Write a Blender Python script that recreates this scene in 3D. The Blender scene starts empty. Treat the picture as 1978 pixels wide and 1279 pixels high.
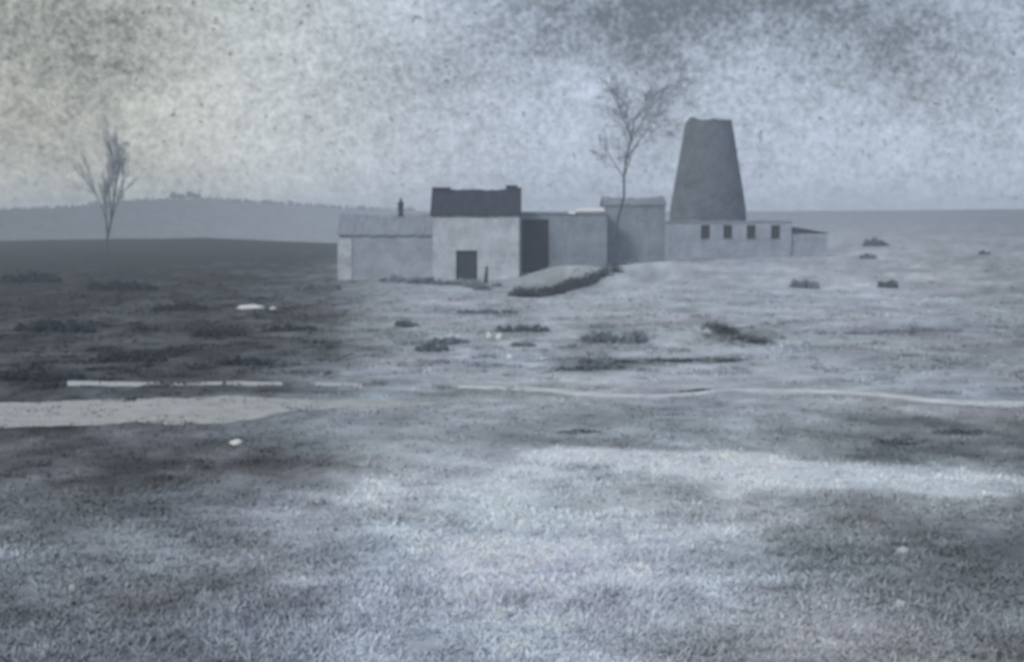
import bpy, bmesh, math, random
import numpy as np
from mathutils import Vector, Matrix
random.seed(7); rng = np.random.default_rng(11)
R = math.radians
scene = bpy.context.scene
col = scene.collection

# ------------------------------------------------------------ camera
F = 2717.0                       # focal length in pixels of the 1978 px wide photograph
CAM = Vector((0, 0, 6.0)); HOR = 430.0
PITCH = math.atan((639.5 - HOR) / F)
cd = bpy.data.cameras.new('camera'); cam = bpy.data.objects.new('camera', cd); col.objects.link(cam)
cam.location = CAM; cam.rotation_euler = (R(90) - PITCH, 0, 0)
cd.sensor_width = 36; cd.lens = 36 * F / 1978; cd.clip_start = .1; cd.clip_end = 9000
cd.dof.use_dof = True; cd.dof.focus_distance = 3.0; cd.dof.aperture_fstop = 1.0
BLUR = 4.0                                      # blur disc in pixels of the 1024 px render
fmm = cd.lens / 1000; cpx = BLUR / 1024 * .036  # disc on the sensor in metres
cd.dof.aperture_fstop = fmm * fmm / (cpx * (cd.dof.focus_distance - fmm))
scene.camera = cam

# ------------------------------------------------------------ light
SUN_EL, SUN_AZ = 34, -140        # azimuth measured from +Y, clockwise; the sun stands behind the camera to the left
w = bpy.data.worlds.new('World'); scene.world = w; w.use_nodes = True
nt = w.node_tree; nt.nodes.clear()
def N(t, **k):
    n = nt.nodes.new(t)
    for a, b in k.items(): setattr(n, a, b)
    return n
def L(a, b): nt.links.new(a, b)
def math_(op, a, b=None, clamp=False):
    n = N('ShaderNodeMath', operation=op, use_clamp=clamp)
    for i, v in enumerate((a, b)):
        if v is None: continue
        if isinstance(v, (int, float)): n.inputs[i].default_value = v
        else: L(v, n.inputs[i])
    return n.outputs[0]
def dir_px(px, py):
    u, v = (px - 989) / F, (639.5 - py) / F
    return Vector((u, math.cos(PITCH) + v * math.sin(PITCH), -math.sin(PITCH) + v * math.cos(PITCH)))
sky = N('ShaderNodeTexSky', sky_type='NISHITA', sun_disc=False)
sky.sun_elevation = R(SUN_EL); sky.sun_rotation = R(SUN_AZ); sky.air_density = 1.2; sky.dust_density = 3
tc = N('ShaderNodeTexCoord'); D = tc.outputs['Generated']
def noise(scale, detail, rough, st=(1, 1, 1)):
    mp = N('ShaderNodeMapping'); mp.inputs['Scale'].default_value = st; L(D, mp.inputs[0])
    n = N('ShaderNodeTexNoise'); n.inputs['Scale'].default_value = scale; n.inputs['Detail'].default_value = detail
    n.inputs['Roughness'].default_value = rough; L(mp.outputs[0], n.inputs[0]); return n.outputs[0]
warp = noise(9, 4, .6)
tone = math_('ADD', math_('MULTIPLY', math_('SUBTRACT', noise(7, 6, .62, (1, 1, 1.9)), .5), .9), 1.0)
def cloud(px, py, rx, ry, amt):                     # one bank of cloud at its own bearing and height in the sky
    global tone
    d = dir_px(px, py).normalized()
    mp = N('ShaderNodeVectorMath', operation='SUBTRACT'); L(D, mp.inputs[0]); mp.inputs[1].default_value = d
    m2 = N('ShaderNodeVectorMath', operation='MULTIPLY'); L(mp.outputs[0], m2.inputs[0])
    m2.inputs[1].default_value = (F / rx, F / rx, F / ry)
    ln = N('ShaderNodeVectorMath', operation='LENGTH'); L(m2.outputs[0], ln.inputs[0])
    q = math_('ADD', ln.outputs['Value'], math_('MULTIPLY', math_('SUBTRACT', warp, .5), 1.5))
    mr = N('ShaderNodeMapRange', interpolation_type='SMOOTHSTEP'); L(q, mr.inputs['Value'])
    mr.inputs['From Min'].default_value = 0; mr.inputs['From Max'].default_value = 1.3
    mr.inputs['To Min'].default_value = amt; mr.inputs['To Max'].default_value = 0
    tone = math_('ADD', tone, mr.outputs[0])
for c in [(1330, 10, 420, 140, -.84), (860, 100, 230, 90, -.25), (1650, 130, 260, 120, -.25), (120, 40, 330, 150, -.38),
          (1900, 40, 220, 160, -.30), (480, 200, 260, 260, .16), (150, 250, 220, 160, -.18), (1000, 300, 260, 90, .12), (1620, 240, 220, 90, .10),
          (1250, 200, 110, 160, -.14), (1600, 370, 300, 50, .05)]: cloud(*c)
fine = noise(230, 3, .7); speck = noise(210, 3, .7); blotch = noise(60, 4, .65, (1, 1, 1.4))
tone = math_('ADD', tone, math_('MULTIPLY', math_('SUBTRACT', fine, .5), 1.6))
tone = math_('ADD', tone, math_('MULTIPLY', math_('SUBTRACT', blotch, .5), .9))
sp = N('ShaderNodeMapRange'); L(speck, sp.inputs['Value'])
for k, v in (('From Min', .30), ('From Max', .37), ('To Min', -.95), ('To Max', 0)): sp.inputs[k].default_value = v
tone = math_('ADD', tone, sp.outputs[0])
tone = math_('MAXIMUM', tone, .22)
warmd = N('ShaderNodeVectorMath', operation='DOT_PRODUCT'); L(D, warmd.inputs[0]); warmd.inputs[1].default_value = (1, 0, 0)
wm = N('ShaderNodeMapRange', interpolation_type='SMOOTHSTEP'); L(warmd.outputs['Value'], wm.inputs['Value'])
for k, v in (('From Min', -.32), ('From Max', .06), ('To Min', 0), ('To Max', 1)): wm.inputs[k].default_value = v
cm = N('ShaderNodeMix', data_type='RGBA'); L(wm.outputs[0], cm.inputs[0])
cm.inputs[6].default_value = (4.55, 4.6, 4.15, 1); cm.inputs[7].default_value = (3.75, 4.33, 5.35, 1)
mul = N('ShaderNodeVectorMath', operation='SCALE'); L(cm.outputs[2], mul.inputs[0]); L(tone, mul.inputs['Scale'])
mx = N('ShaderNodeMix', data_type='RGBA'); mx.inputs[0].default_value = .88; L(sky.outputs[0], mx.inputs[6]); L(mul.outputs[0], mx.inputs[7])
bg = N('ShaderNodeBackground'); bg.inputs[1].default_value = .1; L(mx.outputs[2], bg.inputs[0])
wo = N('ShaderNodeOutputWorld'); L(bg.outputs[0], wo.inputs[0])

sd = bpy.data.lights.new('sun', 'SUN'); sd.energy = 1.3; sd.angle = R(12); sd.color = (1, .985, .96)
so = bpy.data.objects.new('sun', sd); col.objects.link(so)
sdir = Vector((math.sin(R(SUN_AZ)) * math.cos(R(SUN_EL)), math.cos(R(SUN_AZ)) * math.cos(R(SUN_EL)), math.sin(R(SUN_EL))))
so.rotation_euler = sdir.to_track_quat('Z', 'Y').to_euler(); so.location = (0, 0, 60)
vs = scene.view_settings; vs.view_transform = 'Standard'; vs.look = 'None'; vs.exposure = .27; vs.gamma = 1
scene.render.engine = 'CYCLES'; scene.cycles.volume_bounces = 2

HAZE = .0010

# ------------------------------------------------------------ helpers
def tag(o, label=None, cat=None, group=None, kind=None):
    for k, v in (('label', label), ('category', cat), ('group', group), ('kind', kind)):
        if v: o[k] = v
    return o
def mat(name, c, rough=.9, var=.25, scale=1.5, bump=.3, attr=False, fine=18.0):
    m = bpy.data.materials.new(name); m.use_nodes = True; t = m.node_tree; b = t.nodes['Principled BSDF']
    b.inputs['Roughness'].default_value = rough; b.inputs['Specular IOR Level'].default_value = .2
    tcn = t.nodes.new('ShaderNodeTexCoord')
    def nz(s, d):
        n = t.nodes.new('ShaderNodeTexNoise'); n.inputs['Scale'].default_value = s; n.inputs['Detail'].default_value = d
        n.inputs['Roughness'].default_value = .65; t.links.new(tcn.outputs['Object'], n.inputs[0]); return n.outputs[0]
    a, f = nz(scale, 6), nz(fine, 3)
    def M(op, x, y):
        n = t.nodes.new('ShaderNodeMath'); n.operation = op
        for i, v in enumerate((x, y)):
            if isinstance(v, (int, float)): n.inputs[i].default_value = v
            else: t.links.new(v, n.inputs[i])
        return n.outputs[0]
    k = M('ADD', M('MULTIPLY', M('SUBTRACT', a, .5), var * 4), M('MULTIPLY', M('SUBTRACT', f, .5), var * 2))
    k = M('MAXIMUM', M('ADD', k, 1.0), .15)
    s = t.nodes.new('ShaderNodeVectorMath'); s.operation = 'SCALE'
    if attr:
        at = t.nodes.new('ShaderNodeAttribute'); at.attribute_name = 'cover'; t.links.new(at.outputs['Color'], s.inputs[0])
    else: s.inputs[0].default_value = c
    t.links.new(k, s.inputs['Scale']); t.links.new(s.outputs[0], b.inputs['Base Color'])
    bp = t.nodes.new('ShaderNodeBump'); bp.inputs['Strength'].default_value = bump; bp.inputs['Distance'].default_value = .1
    t.links.new(a, bp.inputs['Height']); t.links.new(bp.outputs[0], b.inputs['Normal'])
    return m
def link(name, me, m, parent=None):
    o = bpy.data.objects.new(name, me); col.objects.link(o)
    if m and not me.materials: me.materials.append(m)
    if parent: o.parent = parent
    return o
def obj(name, bm, m, parent=None, smooth=False):
    bmesh.ops.recalc_face_normals(bm, faces=bm.faces)
    me = bpy.data.meshes.new(name); bm.to_mesh(me); bm.free()
    if smooth:
        for p in me.polygons: p.use_smooth = True
    return link(name, me, m, parent)
def empty(name, loc, rz=0):
    e = bpy.data.objects.new(name, None); col.objects.link(e); e.location = loc; e.rotation_euler.z = rz
    e.empty_display_size = .5; return e
def box(bm, x0, x1, y0, y1, z0, z1, bevel=0.0):
    vs_ = [bm.verts.new(p) for p in ((x0,y0,z0),(x1,y0,z0),(x1,y1,z0),(x0,y1,z0),(x0,y0,z1),(x1,y0,z1),(x1,y1,z1),(x0,y1,z1))]
    fs = [bm.faces.new([vs_[i] for i in q]) for q in ((0,3,2,1),(4,5,6,7),(0,1,5,4),(1,2,6,5),(2,3,7,6),(3,0,4,7))]
    if bevel:
        es = list({e for f in fs for e in f.edges}); bmesh.ops.bevel(bm, geom=es, offset=bevel, segments=2, affect='EDGES')
    return vs_
def rough_up(bm, cuts_len, amp, seed=0):
    """subdivide long edges and push the vertices about a little, so old masonry is not dead straight"""
    for _ in range(5):
        es = [e for e in bm.edges if e.calc_length() > cuts_len]
        if not es: break
        bmesh.ops.subdivide_edges(bm, edges=es, cuts=1, use_grid_fill=True)
    rr = random.Random(seed)
    for v in bm.verts:
        v.co += Vector((rr.uniform(-1, 1), rr.uniform(-1, 1), rr.uniform(-1, 1))) * amp
# value noise
_T = rng.random((256, 256))
def vn(x, y):
    xi = np.floor(x).astype(int); yi = np.floor(y).astype(int); fx = x - xi; fy = y - yi
    fx = fx*fx*(3-2*fx); fy = fy*fy*(3-2*fy)
    g = lambda a, b: _T[a & 255, b & 255]
    return (g(xi,yi)*(1-fx)+g(xi+1,yi)*fx)*(1-fy)+(g(xi,yi+1)*(1-fx)+g(xi+1,yi+1)*fx)*fy
def fbm(x, y, o=5, g=.55):
    s = 0; a = 1; t = 0
    for i in range(o): s = s + a*vn(x*2**i+17*i, y*2**i+31*i); t += a; a *= g
    return s/t - .5

# ------------------------------------------------------------ terrain
def pinterp(px, tab):
    xs, ys = zip(*tab); return np.interp(px, xs, ys)
def height(x, y):
    x = np.asarray(x, float); y = np.asarray(y, float)
    r = np.hypot(x, y) + 1e-6; az = np.arctan2(x, y)
    px = 989 + F*np.tan(np.clip(az, -1.2, 1.2))
    c0 = pinterp(px, [(-800, .3), (900, .3), (1150, .8), (1330, 2.0), (1978, 2.2), (2600, 1)])
    y1 = pinterp(px, [(-500, 468), (0, 463), (400, 458), (655, 470), (900, 470), (1300, 450), (1600, 432), (2500, 434)])
    y2 = pinterp(px, [(-600, 415), (0, 408), (120, 404), (250, 391), (400, 388), (560, 397), (700, 406), (900, 409), (1500, 409), (1978, 406), (2600, 412)])
    c1 = 6 - (y1-HOR)/F*360; c2 = 6 - (y2-HOR)/F*900
    ks = [0, 60, 110, 170, 240, 360, 470, 900, 1300, 2600]
    vals = [0*c0, 0*c0, .25*c0, c0, .5*(c0+c1)-.4, c1, c1-5, c2, c2-9, 0*c0]
    h = np.zeros_like(r)
    for i in range(len(ks)-1):
        t = np.clip((r-ks[i])/(ks[i+1]-ks[i]), 0, 1); s = t*t*(3-2*t)
        m = (r >= ks[i]) & (r <= ks[i+1]); h = np.where(m, vals[i]*(1-s)+vals[i+1]*s, h)
    amp = np.interp(r, [0, 20, 60, 130, 200, 900, 2600], [.1, .22, .35, .25, .35, .5, .5])
    h = h + amp*fbm(x/9, y/9, 5)*np.where(r > 300, .6, 1.3) + np.where(r > 300, fbm(x/60, y/60, 4)*.8, 0)
    # pale mound in front of the barn, other low banks
    for (bx, by, rx, ry, hh) in MOUNDS:
        h = h + hh*np.exp(-(((x-bx)/rx)**2+((y-by)/ry)**2)**1.5)
    return h
MOUNDS = []
def flat(px, py):                     # pixel -> point on the level z = 0
    d = dir_px(px, py); t = -6/d.z; return Vector((d.x*t, d.y*t, 0))
MOUNDS.append((6.2, 137, 5.2, 4.2, 1.55))      # heap by the barn
MOUNDS.append((14.6, 142, 5.5, 3.2, 1.5))      # rising ground before the taller building
MOUNDS.append((-2.8, 134, 3.6, 2.0, .25))
def ground(px, py):                   # where the sight line of that pixel meets the terrain
    d = dir_px(px, py).normalized(); t = 12.0
    while t < 2500:
        p = CAM + d*t
        if p.z < float(height(p.x, p.y)): break
        t *= 1.004
    p = CAM + d*t; return Vector((p.x, p.y, float(height(p.x, p.y))))

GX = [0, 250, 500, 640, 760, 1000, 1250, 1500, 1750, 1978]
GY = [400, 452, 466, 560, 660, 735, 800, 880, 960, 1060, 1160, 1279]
G = np.array([  # ground tones; darker lower corners imitate lens vignetting, painted into the colour
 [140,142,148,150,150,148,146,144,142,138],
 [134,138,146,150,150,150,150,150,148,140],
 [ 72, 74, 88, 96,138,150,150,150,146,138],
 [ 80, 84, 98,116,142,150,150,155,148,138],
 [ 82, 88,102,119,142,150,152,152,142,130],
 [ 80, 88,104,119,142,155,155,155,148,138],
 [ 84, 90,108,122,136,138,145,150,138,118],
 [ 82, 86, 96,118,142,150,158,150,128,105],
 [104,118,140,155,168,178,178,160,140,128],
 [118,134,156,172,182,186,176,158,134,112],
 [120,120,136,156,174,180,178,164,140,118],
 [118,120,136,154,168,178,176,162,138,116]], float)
STROKES = [ # centre x, y, half width, half height, tone, strength : patches of other ground cover, corner ones deepening the painted vignette
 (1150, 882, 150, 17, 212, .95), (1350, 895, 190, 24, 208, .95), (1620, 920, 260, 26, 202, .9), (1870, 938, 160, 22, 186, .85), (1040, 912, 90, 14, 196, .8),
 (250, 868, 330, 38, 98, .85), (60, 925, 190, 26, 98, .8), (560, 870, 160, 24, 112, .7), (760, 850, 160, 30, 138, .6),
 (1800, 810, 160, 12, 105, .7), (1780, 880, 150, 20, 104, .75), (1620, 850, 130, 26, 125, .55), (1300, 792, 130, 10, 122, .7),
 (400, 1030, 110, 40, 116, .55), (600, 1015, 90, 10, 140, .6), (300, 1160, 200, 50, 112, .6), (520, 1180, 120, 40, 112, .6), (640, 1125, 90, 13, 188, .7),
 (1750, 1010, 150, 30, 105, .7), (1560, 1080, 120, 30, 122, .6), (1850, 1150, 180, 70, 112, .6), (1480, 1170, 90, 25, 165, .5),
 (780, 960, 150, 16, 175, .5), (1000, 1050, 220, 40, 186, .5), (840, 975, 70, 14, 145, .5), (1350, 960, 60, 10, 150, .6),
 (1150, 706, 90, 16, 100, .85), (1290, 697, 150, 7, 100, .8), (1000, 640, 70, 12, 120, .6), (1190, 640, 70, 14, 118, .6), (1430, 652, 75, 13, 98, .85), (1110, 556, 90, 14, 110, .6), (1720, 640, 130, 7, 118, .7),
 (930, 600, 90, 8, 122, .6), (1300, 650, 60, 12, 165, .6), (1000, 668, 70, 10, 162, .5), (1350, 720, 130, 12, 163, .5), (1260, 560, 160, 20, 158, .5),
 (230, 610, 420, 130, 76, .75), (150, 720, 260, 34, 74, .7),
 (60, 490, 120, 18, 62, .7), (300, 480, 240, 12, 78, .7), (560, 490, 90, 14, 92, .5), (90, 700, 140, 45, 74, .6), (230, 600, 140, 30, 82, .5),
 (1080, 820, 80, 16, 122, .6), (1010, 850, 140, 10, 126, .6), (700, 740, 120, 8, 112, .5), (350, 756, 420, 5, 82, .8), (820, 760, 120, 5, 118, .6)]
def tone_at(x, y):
    """tone of the ground cover, painted corner vignette included, at a place on the land, from its bearing and distance"""
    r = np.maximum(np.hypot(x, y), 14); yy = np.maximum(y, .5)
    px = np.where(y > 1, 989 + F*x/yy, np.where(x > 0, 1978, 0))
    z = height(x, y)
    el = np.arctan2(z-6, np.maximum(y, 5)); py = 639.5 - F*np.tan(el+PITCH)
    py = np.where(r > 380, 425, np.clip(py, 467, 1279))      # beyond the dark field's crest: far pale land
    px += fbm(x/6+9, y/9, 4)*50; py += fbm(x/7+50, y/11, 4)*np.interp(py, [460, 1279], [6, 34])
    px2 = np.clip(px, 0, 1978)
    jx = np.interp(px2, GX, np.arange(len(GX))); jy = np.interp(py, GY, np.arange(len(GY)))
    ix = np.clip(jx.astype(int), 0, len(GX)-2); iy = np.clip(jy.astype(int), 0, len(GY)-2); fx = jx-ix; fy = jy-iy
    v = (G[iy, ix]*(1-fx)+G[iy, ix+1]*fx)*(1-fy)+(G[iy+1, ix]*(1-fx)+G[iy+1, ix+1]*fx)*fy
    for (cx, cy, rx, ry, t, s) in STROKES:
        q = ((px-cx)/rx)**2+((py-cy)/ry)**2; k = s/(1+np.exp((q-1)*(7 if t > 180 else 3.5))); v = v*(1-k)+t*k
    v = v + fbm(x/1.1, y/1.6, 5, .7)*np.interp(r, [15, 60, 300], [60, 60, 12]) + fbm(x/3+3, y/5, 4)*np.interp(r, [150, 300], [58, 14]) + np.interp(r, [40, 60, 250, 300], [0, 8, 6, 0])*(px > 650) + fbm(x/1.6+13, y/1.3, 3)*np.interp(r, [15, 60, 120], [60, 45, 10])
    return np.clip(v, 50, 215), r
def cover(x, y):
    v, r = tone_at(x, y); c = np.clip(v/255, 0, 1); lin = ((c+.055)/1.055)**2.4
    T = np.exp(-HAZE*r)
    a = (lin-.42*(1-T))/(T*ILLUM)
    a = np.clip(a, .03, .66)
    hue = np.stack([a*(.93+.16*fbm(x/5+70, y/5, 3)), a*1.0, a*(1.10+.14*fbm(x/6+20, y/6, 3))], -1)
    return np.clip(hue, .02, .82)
ILLUM = .80
fr = np.radians(np.arange(-30, 30.01, .1)); bk = np.radians(np.arange(32, 329, 3.0)); AZ = np.concatenate([fr, bk])
rr_ = [6*F/Y for Y in range(1000, 40, -4)]; rr_ = [3, 6, 10, 13] + rr_ + list(np.geomspace(rr_[-1]*1.01, 1350, 100))
RR = np.array(rr_); nA, nR = len(AZ), len(RR)
A, B = np.meshgrid(AZ, RR); X = (B*np.sin(A)).ravel(); Y = (B*np.cos(A)).ravel(); Z = height(X, Y)
co = np.stack([X, Y, Z], -1); co = np.vstack([co, [[0, 0, float(height(0., 0.))]]])
faces = []
for i in range(nR-1):
    b0, b1 = i*nA, (i+1)*nA
    faces += [(b0+j, b0+(j+1) % nA, b1+(j+1) % nA, b1+j) for j in range(nA)]
faces += [(len(co)-1, (j+1) % nA, j) for j in range(nA)]
me = bpy.data.meshes.new('ground'); me.from_pydata(co.tolist(), [], faces); me.update()
for p in me.polygons: p.use_smooth = True
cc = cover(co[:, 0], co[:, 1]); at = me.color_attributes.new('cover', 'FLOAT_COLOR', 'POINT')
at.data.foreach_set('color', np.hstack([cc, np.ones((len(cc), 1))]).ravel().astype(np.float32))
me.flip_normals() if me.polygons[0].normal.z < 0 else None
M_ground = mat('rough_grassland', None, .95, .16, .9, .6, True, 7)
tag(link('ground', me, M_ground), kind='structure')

# pale lane and the thin footpath beyond it, draped on the land
def strip(name, pts, m, lift=.035):
    """pts: (x, y_far, y_near) in the photograph"""
    bm = bmesh.new(); rows = []
    xs = np.arange(pts[0][0], pts[-1][0]+.1, 6); PX = [p[0] for p in pts]
    for x in xs:
        yf = np.interp(x, PX, [p[1] for p in pts]); yn = np.interp(x, PX, [p[2] for p in pts])
        wob = float(fbm(np.array(x/37.), np.array(3.), 4))*3; wob2 = float(fbm(np.array(x/29.), np.array(9.), 4))*3
        a, b = flat(x, yf+wob), flat(x, yn+wob2); n = 5
        rows.append([bm.verts.new((p.x, p.y, float(height(p.x, p.y))+lift*(1 if 0 < k < n else -.6))) for k in range(n+1) for p in [a.lerp(b, k/n)]])
    for r0, r1 in zip(rows, rows[1:]):
        for k in range(len(r0)-1): bm.faces.new((r0[k], r0[k+1], r1[k+1], r1[k]))
    return tag(obj(name, bm, m, smooth=True), kind='structure')
M_lane = mat('pale_gravel', (.40, .41, .41), .95, .22, 1.2, .3)
M_path = mat('trodden_path', (.44, .46, .48), .95, .18, 1.5, .3)
strip('lane', [(-300, 775, 840), (0, 771, 832), (120, 769, 826), (420, 768, 823), (490, 770, 818), (520, 773, 810), (560, 775, 801), (640, 776, 797), (760, 777, 793), (840, 783, 786)], M_lane)
strip('path', [(130, 737, 746), (430, 738, 746)], M_path)
strip('path', [(437, 738, 747), (548, 738, 747)], M_path)
strip('path', [(610, 740, 746), (700, 739, 749)], M_path)
M_path2 = mat('pale_sandy_path', (.54, .565, .59), .95, .3, .8, .3)
strip('path', [(830, 744, 746), (900, 741, 749), (1010, 745, 754), (1120, 754, 765), (1250, 764, 770), (1350, 760, 765), (1420, 752, 757), (1560, 752, 760), (1700, 758, 767), (1800, 768, 777), (1960, 769, 783), (2300, 772, 790)], M_path2)

# ------------------------------------------------------------ rough grass
def grass_mesh(n, rmin, rmax, seed, big=1.0, lo=1.0, hi=1.4, cut=.06):
    g = np.random.default_rng(seed); k = 5
    az = g.uniform(R(-25), R(25), n); r = 1/np.sqrt(g.uniform(1/rmax**2, 1/rmin**2, n))*1.0
    x, y = r*np.sin(az), r*np.cos(az)
    dens = vn(x/1.3+40, y/1.3+5); keep = dens + (np.clip((62-r)/16, 0, 1)*.5 if rmin > 40 else 0)*-1 > cut; x, y, r, dens = x[keep], y[keep], r[keep], dens[keep]; n = len(x)
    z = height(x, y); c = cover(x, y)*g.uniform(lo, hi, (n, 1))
    sc = np.interp(r, [15, 60, 120], [1, 1.25, 1.6])*g.uniform(.5, 1.3, n)*big
    V, Cc = [], []
    for j in range(k):
        th = g.uniform(0, 6.28, n); rad = g.uniform(0, .10, n)*sc
        bx, by = x+np.cos(th)*rad, y+np.sin(th)*rad; t2 = g.uniform(0, 6.28, n); wd = .03*sc
        hh = g.uniform(.03, .10, n)*sc*(.45+dens[:n]*.8); ln = g.uniform(.04, .16, n)*sc; lx, ly = np.cos(th)*ln, np.sin(th)*ln
        V += [np.stack([bx-np.cos(t2)*wd, by-np.sin(t2)*wd, z-.03], -1), np.stack([bx+np.cos(t2)*wd, by+np.sin(t2)*wd, z-.03], -1), np.stack([bx+lx, by+ly, z+hh], -1)]
        Cc += [c, c, c]
    V = np.stack(V, 1).reshape(-1, 3); Cc = np.stack(Cc, 1).reshape(-1, 3)
    m = bpy.data.meshes.new('rough_grass'); nt_ = len(V)//3
    m.vertices.add(len(V)); m.vertices.foreach_set('co', V.ravel().astype(np.float32))
    m.loops.add(len(V)); m.loops.foreach_set('vertex_index', np.arange(len(V), dtype=np.int32))
    m.polygons.add(nt_); m.polygons.foreach_set('loop_start', np.arange(0, len(V), 3, dtype=np.int32))
    m.update(); m.validate()
    a = m.color_attributes.new('cover', 'FLOAT_COLOR', 'POINT')
    a.data.foreach_set('color', np.hstack([np.clip(Cc, .02, .8), np.ones((len(Cc), 1))]).ravel().astype(np.float32))
    return m
M_grass = mat('dry_grass', None, .9, .1, 2, 0, True)
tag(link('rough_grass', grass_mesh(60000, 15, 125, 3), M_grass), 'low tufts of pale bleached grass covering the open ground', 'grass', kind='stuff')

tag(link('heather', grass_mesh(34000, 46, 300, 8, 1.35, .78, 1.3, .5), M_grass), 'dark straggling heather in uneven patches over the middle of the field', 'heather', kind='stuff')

# ------------------------------------------------------------ buildings
M_render = mat('weathered_limewash', (.43, .46, .51), .9, .36, .55, .4, fine=3)
M_render2 = mat('grey_limewash', (.31, .34, .40), .9, .32, .55, .4, fine=3)
M_slate = mat('dark_slate', (.035, .042, .06), .75, .35, 1.3, .5, fine=6)
M_slate2 = mat('pale_old_slate', (.23, .26, .31), .85, .18, .7, .4, fine=4)
M_stone = mat('dark_rubble_stone', (.115, .132, .16), .95, .4, .5, .8, fine=2.2)
M_stone2 = mat('grey_rubble_stone', (.22, .255, .30), .95, .3, .6, .8, fine=2.2)
M_dark = mat('unlit_inside', (.035, .04, .05), .95, .2, 1, 0)
M_range = mat('dull_limewash', (.30, .335, .39), .9, .34, .6, .4, fine=3)
M_wood = mat('tarred_boards', (.04, .05, .065), .8, .3, 2, .3)
M_white = mat('white_paint', (.80, .80, .78), .6, .05, 2, .1)
M_brick = mat('sooty_brick', (.05, .055, .075), .9, .25, 2, .4)
def wx(px, Y): return (px-989)/F*Y/math.cos(PITCH)**0
def wz(py, Y):                          # height of a point seen at row py and depth Y
    return 6 - Y*math.tan(math.atan((py-639.5)/F)+PITCH)
def wall_with_holes(bm, x0, x1, z0, z1, y, th, holes):
    """front wall pierced by rectangular openings, with real reveals"""
    xs = sorted({x0, x1, *[h[0] for h in holes], *[h[1] for h in holes]}); zs = sorted({z0, z1, *[h[2] for h in holes], *[h[3] for h in holes]})
    for i in range(len(xs)-1):
        for j in range(len(zs)-1):
            cx, cz = (xs[i]+xs[i+1])/2, (zs[j]+zs[j+1])/2
            if any(h[0] < cx < h[1] and h[2] < cz < h[3] for h in holes): continue
            for yy in (y, y+th):
                bm.faces.new([bm.verts.new(p) for p in ((xs[i], yy, zs[j]), (xs[i+1], yy, zs[j]), (xs[i+1], yy, zs[j+1]), (xs[i], yy, zs[j+1]))])
    for h in holes:
        a, b, c, d = h; q = [(a, c), (b, c), (b, d), (a, d)]
        for k in range(4):
            p, r = q[k], q[(k+1) % 4]
            bm.faces.new([bm.verts.new(v) for v in ((p[0], y, p[1]), (r[0], y, r[1]), (r[0], y+th, r[1]), (p[0], y+th, p[1]))])
    bmesh.ops.remove_doubles(bm, verts=bm.verts, dist=.001)
def shell(bm, x0, x1, y0, y1, z0, z1, gable=0, holes=()):
    wall_with_holes(bm, x0, x1, z0, z1, y0, .45, list(holes))
    ym = (y0+y1)/2
    for xa, xb in ((x0, x0+.45), (x1-.45, x1)):
        for x in (xa, xb):
            pts = [(x, y0+.002, z0), (x, y1, z0), (x, y1, z1)] + ([(x, ym, z1+gable)] if gable else []) + [(x, y0+.002, z1)]
            bm.faces.new([bm.verts.new(p) for p in pts])
    box(bm, x0+.46, x1-.46, y1-.45, y1-.002, z0, z1)
def gable_roof(bm, x0, x1, y0, y1, z, rise, over=.25, th=.16, seed=1):
    ym = (y0+y1)/2; n = max(8, int((x1-x0)/.35)); rr = random.Random(seed); s = rise/(ym-y0)
    rows = []
    sag = lambda t: -.22*math.sin(math.pi*t)
    for i in range(n+1):
        t = i/n; x = x0-over+(x1-x0+2*over)*t; j = lambda: rr.uniform(-.07, .07)
        pts = [(x, y0-over, z-over*s+j()), (x, (y0+ym)/2, z+rise/2+sag(t)+j()), (x, ym, z+rise+sag(t)+j()), (x, (y1+ym)/2, z+rise/2+sag(t)+j()), (x, y1+over, z-over*s+j())]
        rows.append([bm.verts.new((p[0], p[1], p[2]+th)) for p in pts] + [bm.verts.new(p) for p in reversed(pts)])
    for a, b in zip(rows, rows[1:]):
        m = len(a)
        for k in range(m): bm.faces.new((a[k], a[(k+1) % m], b[(k+1) % m], b[k]))
    bm.faces.new(rows[0]); bm.faces.new(list(reversed(rows[-1])))
def chimney(name, cx, cy, z0, z1, w_, d_, m, parent, pots=1):
    bm = bmesh.new(); box(bm, cx-w_/2, cx+w_/2, cy-d_/2, cy+d_/2, z0, z1-.25); box(bm, cx-w_/2-.08, cx+w_/2+.08, cy-d_/2-.08, cy+d_/2+.08, z1-.248, z1, .03)
    o = obj(name, bm, m, parent)
    for k in range(pots):
        b2 = bmesh.new(); bmesh.ops.create_cone(b2, cap_ends=True, segments=12, radius1=.15, radius2=.11, depth=.45,
            matrix=Matrix.Translation((cx+(k-(pots-1)/2)*.45, cy, z1+.22)))
        obj('chimney_pot', b2, M_brick, o, True)
    return o
def door_panel(name, x0, x1, z0, z1, y, m, parent):
    bm = bmesh.new(); n = max(3, int((x1-x0)/.22)); wd = (x1-x0)/n
    for i in range(n): box(bm, x0+i*wd+.008, x0+(i+1)*wd-.008, y, y+.06, z0, z1)
    box(bm, x0+.02, x1-.02, y-.04, y-.003, z0+.3, z0+.45); box(bm, x0+.02, x1-.02, y-.04, y-.003, z1-.45, z1-.3)
    return obj(name, bm, m, parent)
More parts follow.
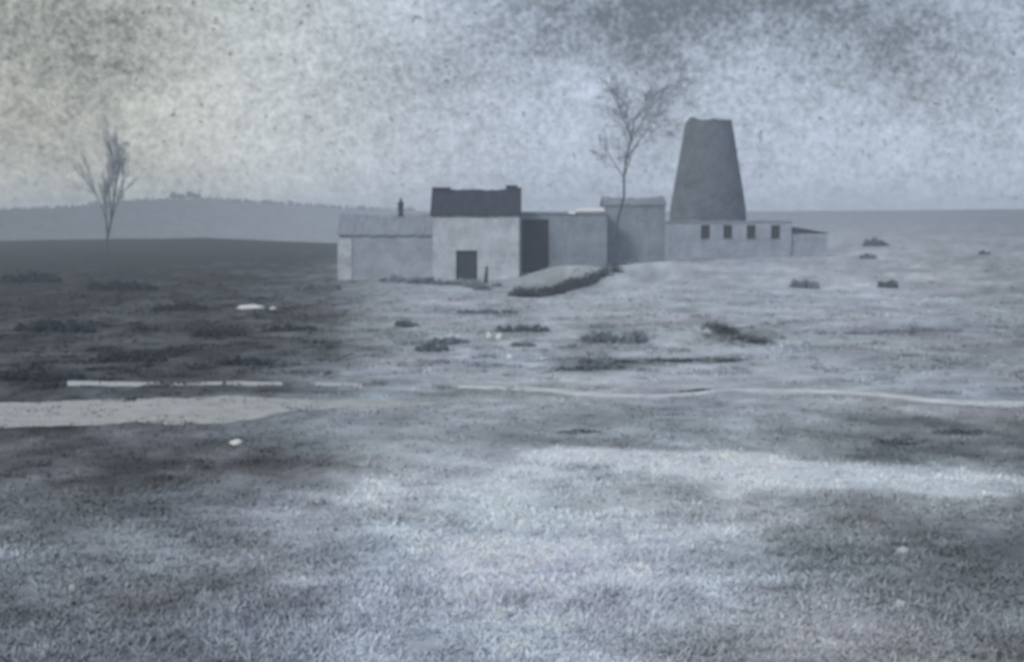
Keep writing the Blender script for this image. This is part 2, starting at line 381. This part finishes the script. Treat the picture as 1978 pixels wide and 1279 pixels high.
def window_part(x0, x1, z0, z1, y, parent):
    bm = bmesh.new(); t = .07
    for a in ((x0, x0+t, z0, z1), (x1-t, x1, z0, z1), (x0+t, x1-t, z0, z0+t), (x0+t, x1-t, z1-t, z1), (x0+t, x1-t, (z0+z1)/2-t/2, (z0+z1)/2+t/2)): box(bm, a[0], a[1], y, y+.08, a[2], a[3])
    f = obj('window', bm, M_wood, parent)
    b2 = bmesh.new(); box(b2, x0+.02, x1-.02, y+.03, y+.045, z0+.02, z1-.02); obj('pane', b2, M_dark, f)
    b3 = bmesh.new(); box(b3, x0-.1, x1+.1, y-.30, y-.225, z0-.12, z0-.015, .01); obj('sill', b3, M_stone2, f)
    return f

# --- house with the dark roof, main block
Ym = 140.0
house = empty('stone_house', (wx(917, Ym), Ym, 0)); hx, hy = house.location.x, house.location.y
tag(house, 'pale limewashed house with a dark slate roof and black doorway, left of the barn', 'house')
X0, X1 = wx(836, Ym)-hx, wx(1003, Ym)-hx; ZE = wz(414, Ym)
dx0, dx1, dz0, dz1 = wx(881, Ym)-hx, wx(922, Ym)-hx, .35, wz(484, Ym)
bm = bmesh.new(); shell(bm, X0, X1, 0, 6.4, -.6, ZE, 2.45, [(dx0, dx1, dz0, dz1)]); obj('wall', bm, M_render, house)
bm = bmesh.new(); gable_roof(bm, X0, X1, 0, 6.4, ZE, 2.5, .22, .2, 3); rf = obj('roof', bm, M_slate, house)
chimney('chimney', X1-.75, 3.2, ZE+1.2, wz(358, 143.2), 1.05, .9, M_brick, rf, 0)
chimney('chimney', X0+.75, 3.2, ZE+1.6, wz(362, 143.2), 1.6, .9, M_brick, rf, 0)
door_panel('door', dx0, dx1, dz0, dz1, .28, M_wood, house)
bm = bmesh.new(); box(bm, dx0-.15, dx1+.15, -.35, -.004, dz0-.18, dz0-.01, .02); obj('doorstep', bm, M_stone2, house)
sx0, sx1 = wx(931, Ym)-hx, wx(945, Ym)-hx
# left wing
Yw = 143.0
bm = bmesh.new(); shell(bm, wx(657, Yw)-hx, X0-.01, Yw-Ym, Yw-Ym+5, -.6, wz(452, Yw), 1.75); wg = obj('wing_wall', bm, M_render2, house)
bm = bmesh.new(); gable_roof(bm, wx(657, Yw)-hx, X0-.26, Yw-Ym, Yw-Ym+5, wz(452, Yw), 1.95, .22, .15, 5); wr = obj('wing_roof', bm, M_slate2, house)
chimney('chimney', wx(775, 145.5)-hx, 5.5, wz(420, 145.5), wz(391, 145.5), .5, .5, M_brick, wr, 1)
bm = bmesh.new(); box(bm, wx(655, Yw)-hx-.12, wx(680, Yw)-hx, Yw-Ym-.12, Yw-Ym-.004, -.6, wz(461, Yw)); rough_up(bm, .5, .02, 4); obj('corner_plaster', bm, M_render, house)

# --- barn to the right
Yb = 144.0
barn = empty('barn', (wx(1080, Yb), Yb, 0)); bx_ = barn.location.x
tag(barn, 'low grey barn with a tall black doorway at its left end beside the house', 'barn')
B0, B1 = wx(1003, Yb)-bx_+.02, wx(1172, Yb)-bx_; BZ = wz(414, Yb)
o0, o1, oz0, oz1 = wx(1008, Yb)-bx_, wx(1060, Yb)-bx_, .9, wz(424, Yb)
bm = bmesh.new(); shell(bm, B0, B1, 0, 7, -.6, BZ, 0, [(o0, o1, oz0, oz1)]); obj('wall', bm, M_stone2, barn)
bm = bmesh.new(); box(bm, B0+.01, B1+.1, -.15, 7.1, BZ+.003, BZ+.24); rough_up(bm, 1, .03, 8); br = obj('roof', bm, M_slate2, barn)
door_panel('door', o0, o1, oz0, oz1, .25, M_wood, barn)
bm = bmesh.new(); box(bm, wx(1112, Yb)-bx_, wx(1167, Yb)-bx_, -.22, .5, BZ+.28, BZ+.62, .03); obj('coping', bm, M_white, barn)
bm = bmesh.new(); box(bm, wx(1098, Yb)-bx_, wx(1112, Yb)-bx_-.05, -.24, -.16, BZ+.02, BZ+.3, .02); obj('gutter_end', bm, M_white, barn)

# --- taller grey block
Yt = 148.0
tb = empty('stone_block', (wx(1226, Yt), Yt, 0)); tx = tb.location.x
tag(tb, 'taller grey stone building between the barn and the round tower', 'building')
T0, T1 = wx(1168, Yt)-tx, wx(1284, Yt)-tx; TZ = wz(396, Yt)
bm = bmesh.new(); shell(bm, T0, T1, 0, 6, -.4, TZ, .8); obj('wall', bm, M_stone2, tb)
bm = bmesh.new(); gable_roof(bm, T0, T1, 0, 6, TZ, .85, .15, .14, 9); obj('roof', bm, M_slate2, tb)

# --- tapering round tower
Yq = 172.0
tw = empty('round_tower', (wx(1366, Yq), Yq, float(height(wx(1370, Yq), Yq))-.3)); gz = tw.location.z
tag(tw, 'dark tapering round stone tower with a broken flat top', 'tower')
prof = [(500, 78), (440, 74), (400, 71.5), (360, 65), (320, 58), (280, 51), (250, 46), (236, 43.5)]
bm = bmesh.new(); ns = 72; rings = []
zs = np.linspace(0, wz(234, Yq)-gz, 60)
for z in zs:
    py = HOR-(z+gz-6)/Yq*F; rad = np.interp(-py, [-p[0] for p in prof], [p[1] for p in prof])/F*Yq
    rings.append([])
    for k in range(ns):
        a = 2*math.pi*k/ns; j = rad*(1+.018*(random.random()-.5)); zz = z
        if z == zs[-1]: zz = z + float(fbm(np.array(k/5.), np.array(2.), 3))*.45 + (.25 if 40 < k < 46 else 0)
        rings[-1].append(bm.verts.new((j*math.cos(a), j*math.sin(a), zz)))
inner = []
for z in (zs[-1]-.1, zs[-1]-5):
    rad = 40/F*Yq-.55; inner.append([bm.verts.new((rad*math.cos(2*math.pi*k/ns), rad*math.sin(2*math.pi*k/ns), z)) for k in range(ns)])
allr = rings+inner
for a, b in zip(allr, allr[1:]):
    for k in range(ns): bm.faces.new((a[k], a[(k+1) % ns], b[(k+1) % ns], b[k]))
bm.faces.new(inner[-1])
obj('wall', bm, M_stone, tw)
bm = bmesh.new()
for a in range(0, 360, 30):
    mtx = Matrix.Rotation(R(a), 4, 'Z') @ Matrix.Translation((40/F*Yq-.2, 0, zs[-1]-.6)); v = box(bm, -.3, .3, -.5, .5, -.2, .5)
    for q in v: q.co = mtx @ q.co
obj('rim_stones', bm, M_stone, tw)

# --- long low building with four dark windows in front of the tower
Yl = 163.0; zl = float(height(wx(1440, Yl), Yl))
lo = empty('outbuilding', (wx(1420, Yl), Yl, zl-.5)); lx_ = lo.location.x; lz = lo.location.z
tag(lo, 'long low pale outbuilding with four dark windows below the tower', 'outbuilding')
L0, L1 = wx(1292, Yl)-lx_, wx(1528, Yl)-lx_; LZ = wz(430, Yl)-lz
hs = [(wx(c-8.5, Yl)-lx_, wx(c+8.5, Yl)-lx_, wz(461, Yl)-lz, wz(435, Yl)-lz) for c in (1362, 1405, 1450, 1497)]
bm = bmesh.new(); shell(bm, L0, L1, 0, 5, 0, LZ, 0, hs); obj('wall', bm, M_range, lo)
bm = bmesh.new(); box(bm, L0-.1, L1+.1, -.12, 5.1, LZ+.003, LZ+.2); rough_up(bm, 1, .03, 2); obj('roof', bm, M_slate2, lo)
for h in hs: window_part(h[0]+.01, h[1]-.01, h[2]+.01, h[3]-.01, .22, lo)
# --- lean-to whose dark roof tapers away to the right
ls = empty('lean_to_shed', (wx(1532, Yl), Yl+.3, lz)); sx = ls.location.x
tag(ls, 'small shed whose dark roof slopes down at the right end of the outbuilding', 'shed')
a, b = wx(1529.5, Yl)-sx, wx(1598, Yl)-sx
for nm, m, z0, z1, z2, pad in (('wall', M_range, 0, wz(452, Yl)-lz, wz(455, Yl)-lz, 0), ('roof', M_slate, wz(452, Yl)-lz+.01, wz(438, Yl)-lz, wz(450, Yl)-lz, .12)):
    bm = bmesh.new(); f = []
    for y in (-pad, 4+pad):
        f.append([bm.verts.new(p) for p in ((a, y, z0), (b+pad, y, z0 if nm == 'wall' else z2-.12), (b+pad, y, z2), (a, y, z1))])
    bm.faces.new(f[0]); bm.faces.new(list(reversed(f[1])))
    for k in range(4): bm.faces.new((f[0][k], f[1][k], f[1][(k+1) % 4], f[0][(k+1) % 4]))
    obj(nm, bm, m, ls)

# --- post before the pale wall
p = ground(938, 547); bm = bmesh.new(); box(bm, -.22, .22, -.12, .12, -.2, 1.55, .03)
for v in bm.verts:
    if v.co.z > 1: v.co.x = v.co.x*.45+.12
gp = obj('gate_post', bm, M_wood); gp.location = (p.x, min(p.y, 138.5), float(height(p.x, min(p.y, 138.5))))
tag(gp, 'dark leaning wooden post just right of the house doorway', 'post')

# ------------------------------------------------------------ bare trees
def tube(bm, a, b, r0, r1, n=6):
    d = (b-a); u = d.orthogonal().normalized(); v = d.cross(u).normalized()
    q = [[bm.verts.new(c+(u*math.cos(2*math.pi*k/n)+v*math.sin(2*math.pi*k/n))*r) for k in range(n)] for c, r in ((a, r0), (b, r1))]
    for k in range(n): bm.faces.new((q[0][k], q[0][(k+1) % n], q[1][(k+1) % n], q[1][k]))
def bare_tree(name, px, py, H, lean, spread, label, seed, Y=None, thick=.22, dens=1, group=None, col_=M_wood, trunk_bend=()):
    rr = random.Random(seed); p = ground(px, py) if Y is None else Vector((wx(px, Y), Y, float(height(wx(px, Y), Y))))
    root = empty(name, p); tag(root, label, 'tree', group)
    bt, bc = bmesh.new(), bmesh.new()
    def grow(a, d, ln, r, lev):
        segs = 4 if lev == 0 else 3
        pts = [a]
        for s in range(segs):
            d = (d+Vector((rr.gauss(0, .10), rr.gauss(0, .10), rr.gauss(0, .05)+.03*(lev > 0)))).normalized()
            q = pts[-1]+d*ln/segs; tgt = bt if lev < 2 else bc
            tube(tgt, pts[-1], q, max(r*(1-.55*s/segs), .012), max(r*(1-.55*(s+1)/segs), .01), 6 if lev < 2 else 3)
            if lev < 5:
                for _ in range(rr.choice((1, 2, 2)) if lev else 2):
                    if lev == 0 and s < 0: continue
                    ax = d.orthogonal().normalized(); ax.rotate(Matrix.Rotation(rr.uniform(0, 6.28), 3, d))
                    nd = (d*1.0+ax*spread*rr.uniform(.6, 1.4)).normalized()
                    grow(q, nd, ln*rr.uniform(.42, .62), r*.5, lev+1)
            pts.append(q)
    base = Vector((0, 0, -.2)); k = Vector((0, 0, 0))
    for (bx, bz) in trunk_bend:
        nx = Vector((bx, 0, bz)); tube(bt, base, nx, thick*1.15, thick, 7); base = nx
    grow(base, Vector((lean, 0, 1)).normalized(), (H-base.z)*.85, thick, 0)
    obj('trunk', bt, M_trunk, root); obj('crown', bc, col_, root)
    return root
M_trunk = mat('dark_wet_bark', (.075, .088, .11), .9, .2, 3, .3)
M_bark = mat('grey_bark', (.25, .285, .33), .9, .2, 3, .3)
bare_tree('bare_tree', 1212, 512, 15.6, .14, .72, 'tall thin leafless tree with a crooked trunk before the taller stone building', 12, Y=142, thick=.12, col_=M_bark,
          trunk_bend=((-1.3, 2.4), (-1.0, 4.2), (-.4, 6.4)))
bare_tree('bare_tree', 205, 495, 13.5, 0, .17, 'slender upright leafless tree rising above the dark field on the left', 21, Y=235, thick=.26, col_=M_bark)

# ------------------------------------------------------------ bushes and hedges
def leaf_blob(bm, c, rx, ry, rz, n, size, rr):
    for _ in range(n):
        u = Vector((rr.gauss(0, 1), rr.gauss(0, 1), rr.gauss(0, 1))).normalized()*(rr.random()**.35)
        k = .75+.5*rr.random(); p = Vector((c.x+u.x*rx*k, c.y+u.y*ry*k, c.z+abs(u.z)*rz*k))
        a = Vector((rr.gauss(0, 1), rr.gauss(0, 1), rr.gauss(0, 1))).normalized(); b = a.orthogonal().normalized(); s = size*rr.uniform(.6, 1.4)
        bm.faces.new([bm.verts.new(p+q) for q in (a*s, b*s*.6, -a*s, -b*s*.6)])
M_bush = mat('dark_gorse', (.14, .162, .195), .9, .3, 1.5, 0)
M_bush3 = mat('black_scrub', (.06, .07, .085), .9, .3, 1.5, 0)
M_bush2 = mat('grey_heather', (.21, .235, .28), .9, .3, 1.5, 0)
def bush(name, px, py, wpx, hpx, label, seed, m=M_bush, group=None, cat='bush'):
    rr = random.Random(seed); p = ground(px, py); s = p.y/F; W, H = wpx*s*1.2, hpx*s*.78
    bm = bmesh.new(); n = max(3, int(W/max(H, .5)*2.2))
    bt = bmesh.new()
    for i in range(n):
        t = (i+.5)/n-.5; e = math.sqrt(max(0, 1-(2*t)**2))
        cx, cy = t*W+rr.gauss(0, W*.03), rr.gauss(0, H*.5); hz = float(height(p.x+cx, p.y+cy))-p.z
        hh = H*(.45+.6*e)*rr.uniform(.65, 1.1)
        leaf_blob(bm, Vector((cx, cy, hz-.05)), max(W/n*.95, H*.5), H*.9, hh, 260, max(.055, s*2.6), rr)
        tube(bt, Vector((cx, cy, hz-.1)), Vector((cx+rr.gauss(0, .15), cy, hz+hh*.7)), .05, .02, 5)
    bt.free(); e = obj(name, bm, m); e.location = p; tag(e, label, cat, group); return e
def hedge(px_pts, hpx, label, seed, m=M_bush3):
    rr = random.Random(seed); P = [ground(*q) for q in px_pts]; o = P[0].copy(); bm, bt = bmesh.new(), bmesh.new()
    for a, b in zip(P, P[1:]):
        d = (b-a).length; n = max(2, int(d/.8))
        for i in range(n):
            q = a.lerp(b, (i+rr.random())/n)+Vector((rr.gauss(0, .12), rr.gauss(0, .3), 0)); q.z = float(height(q.x, q.y)); s = q.y/F
            h = hpx*s*rr.uniform(.5, 1.1)
            leaf_blob(bm, q-o-Vector((0, 0, .05)), .7, .45, h, 190, max(.06, s*2.4), rr); tube(bt, q-o, q-o+Vector((rr.gauss(0, .1), 0, h*.7)), .045, .02, 5)
    bt.free(); e = obj('hedge', bm, m); e.location = o; tag(e, label, 'hedge'); return e
hedge([(992, 572), (1030, 576), (1070, 568), (1110, 556), (1150, 541), (1188, 530)], 21, 'dark low hedge curving up round the foot of the pale mound below the barn', 1)
hedge([(1095, 704), (1180, 700), (1280, 698), (1360, 698), (1428, 697)], 9, 'long thin dark line of scrub in the middle of the field below the tower', 2)
hedge([(1590, 646), (1690, 644), (1800, 640), (1870, 640)], 8, 'faint dark line of scrub near the right edge of the field', 3, M_bush2)
hedge([(740, 545), (800, 548), (860, 550), (905, 552), (938, 562)], 14, 'grey scrub along the foot of the house left of the doorway', 4, M_bush2)
hedge([(1372, 632), (1400, 645), (1440, 660), (1490, 668)], 15, 'dark wedge of scrub slanting down to the right below the outbuilding', 5)
B = [(940, 606, 95, 12, 'wide flat grey bush lying below the pale house wall', M_bush2), (1010, 642, 80, 20, 'low dark bush between the mound and the thin scrub line', M_bush),
     (832, 680, 50, 22, 'dark bush at the left end of the middle field, lower of its pair', M_bush), (866, 664, 60, 18, 'flat grey bush just right of and above its darker neighbour', M_bush2),
     (1172, 662, 95, 28, 'broad dark bush under the crooked bare tree', M_bush2), (1232, 660, 18, 34, 'narrow upright bush right of the broad dark bush', M_bush2),
     (1140, 716, 110, 16, 'dark bush thickening the left end of the long scrub line', M_bush), (785, 632, 34, 18, 'small round bush below the left wing of the house', M_bush),
     (1545, 556, 24, 22, 'small grey bush below the lean-to shed, left of a pair', M_bush2), (1567, 558, 20, 24, 'small grey bush below the lean-to shed, right of a pair', M_bush2),
     (1692, 476, 40, 16, 'small bush on the far rise right of the shed', M_bush), (1676, 500, 22, 12, 'tiny bush under the one on the far rise', M_bush2),
     (1716, 556, 26, 20, 'isolated dark bush in the open right hand field', M_bush), (1900, 492, 14, 10, 'tiny bush close to the right edge of the picture', M_bush),
     (1010, 670, 36, 14, 'small grey bush beside pale stones in the middle field', M_bush2), (1345, 756, 50, 9, 'small dark bush touching the pale path', M_bush),
     (60, 545, 90, 26, 'dark bush at the far left of the dark field', M_bush), (235, 560, 110, 26, 'broad dark bush under the slender bare tree', M_bush),
     (345, 600, 80, 20, 'dark bush in the dark field left of the white slab', M_bush2), (620, 560, 60, 16, 'grey bush at the corner of the left wing', M_bush2),
     (110, 640, 120, 30, 'wide dark bush in the left of the dark field', M_bush), (420, 650, 90, 24, 'dark bush in the field below the white slab', M_bush),
     (560, 640, 80, 16, 'flat dark bush right of the white slab', M_bush2), (250, 700, 130, 28, 'dark bush just above the thin pale path on the left', M_bush),
     (470, 705, 90, 22, 'dark bush above the gap in the pale path', M_bush2), (60, 735, 150, 30, 'black scrub bush at the left edge above the lane', M_bush),
     (1120, 838, 60, 14, 'dark bush above the pale bare ground', M_bush2), (1740, 858, 90, 20, 'dark bush low on the right above the pale ground', M_bush),
     (1860, 838, 90, 18, 'dark bush by the right edge under the path', M_bush), (960, 508-0+46, 14, 8, 'tiny tuft bush at the foot of the pale wall', M_bush2)]
for i, (px, py, wp, hp, lb, m) in enumerate(B):
    bush('bush', px, py, wp, hp, lb, 100+i, M_bush3 if px < 600 else m, 'low bushes scattered over the field')

# far trees on the ridge
for i, (px, H, wd) in enumerate([(338, 5.5, 5), (352, 4.5, 4.5), (370, 6, 5.5), (384, 4.5, 4)]):
    Yr = 885; x = wx(px, Yr); z = float(height(x, Yr)); rr = random.Random(300+i)
    e = empty('ridge_tree', (x, Yr, z)); tag(e, 'small dark tree in the clump on the far ridge, %s' % ('leftmost of four', 'second of four from the left', 'third of four and the tallest', 'rightmost of four')[i], 'tree', 'clump of trees on the far ridge')
    bm = bmesh.new(); leaf_blob(bm, Vector((0, 0, H*.35)), wd/2, wd/2, H*.55, 420, .6, rr); obj('crown', bm, M_brick, e)
    bm = bmesh.new(); tube(bm, Vector((0, 0, -.5)), Vector((0, 0, H*.6)), .35, .2, 6); obj('trunk', bm, M_bark, e)
bm = bmesh.new(); rr = random.Random(9); x = -40.0
for px in np.arange(-40, 800, 3.2):
    Yr = 890; xx = wx(px, Yr)+rr.gauss(0, .4)
    if rr.random() < .22: continue
    leaf_blob(bm, Vector((xx, Yr, float(height(xx, Yr))-.3)), .9, .9, rr.uniform(1.6, 3.4), 40, .5, rr)
tag(obj('far_hedgerow', bm, M_brick), 'thin broken dark hedgerow running along the crest of the far ridge', 'hedgerow', kind='stuff')

# ------------------------------------------------------------ stones
M_rock = mat('pale_stone', (.66, .67, .66), .85, .12, 3, .4)
M_rock2 = mat('grey_stone', (.45, .47, .50), .9, .2, 3, .4)
def stone(px, py, wpx, hpx, label, seed, m=M_rock):
    p = ground(px, py); s = p.y/F; bm = bmesh.new(); bmesh.ops.create_icosphere(bm, subdivisions=3, radius=1); rr = random.Random(seed); o = rr.uniform(0, 90)
    for v in bm.verts:
        k = 1+float(fbm(np.array(v.co.x*1.3+o), np.array(v.co.y*1.3+v.co.z*1.7+o), 3))*.7
        v.co = Vector((v.co.x*wpx*s/2*k, v.co.y*wpx*s*.35*k, (v.co.z*.75+.25)*hpx*s*k))
    e = obj('stone', bm, m, None, True); e.location = p; tag(e, label, 'stone', 'loose stones in the field')
S = [(484, 597, 56, 8, 'long white slab in the dark field on the left'), (528, 598, 14, 5, 'small white stone just right of the white slab'),
     (455, 860, 26, 10, 'pale stone below the right end of the lane'), (139, 1142, 15, 14, 'pale upright stone in the lower left foreground'),
     (985, 692, 14, 9, 'pale stone left of the dark bush in the middle'), (1046, 697, 24, 7, 'flat pale stone at the left of the scrub line'),
     (945, 655, 12, 12, 'small pale stone in the middle field, left of two'), (964, 655, 12, 12, 'small pale stone in the middle field, right of two'), (1000, 642, 12, 6, 'tiny white stone by the low dark bush'),
     (1402, 884, 26, 9, 'cream stone on the top edge of the pale bare ground'),
     (1744, 1070, 26, 14, 'pale stone in the dark grass at lower right'), (1740, 1176, 22, 14, 'pale stone lower down in the right hand corner grass'),
     (970, 1196, 34, 14, 'broad pale stone at the bottom centre')]
for i, (px, py, wp, hp, lb) in enumerate(S): stone(px, py, wp, hp, lb, i, M_rock2 if py > 1000 else M_rock)

# ------------------------------------------------------------ haze
bm = bmesh.new(); box(bm, -1400, 1400, -1400, 1400, float(Z.min())-1, 25)
hz = obj('haze', bm, None); tag(hz, 'thin blue grey mist lying over the whole landscape', 'haze', kind='stuff')
m = bpy.data.materials.new('mist'); m.use_nodes = True; t = m.node_tree; t.nodes.clear()
v = t.nodes.new('ShaderNodeVolumePrincipled'); v.inputs['Color'].default_value = (.82, .90, 1.0, 1); v.inputs['Density'].default_value = HAZE
v.inputs['Anisotropy'].default_value = .1
oo = t.nodes.new('ShaderNodeOutputMaterial'); t.links.new(v.outputs[0], oo.inputs['Volume']); hz.data.materials.append(m)
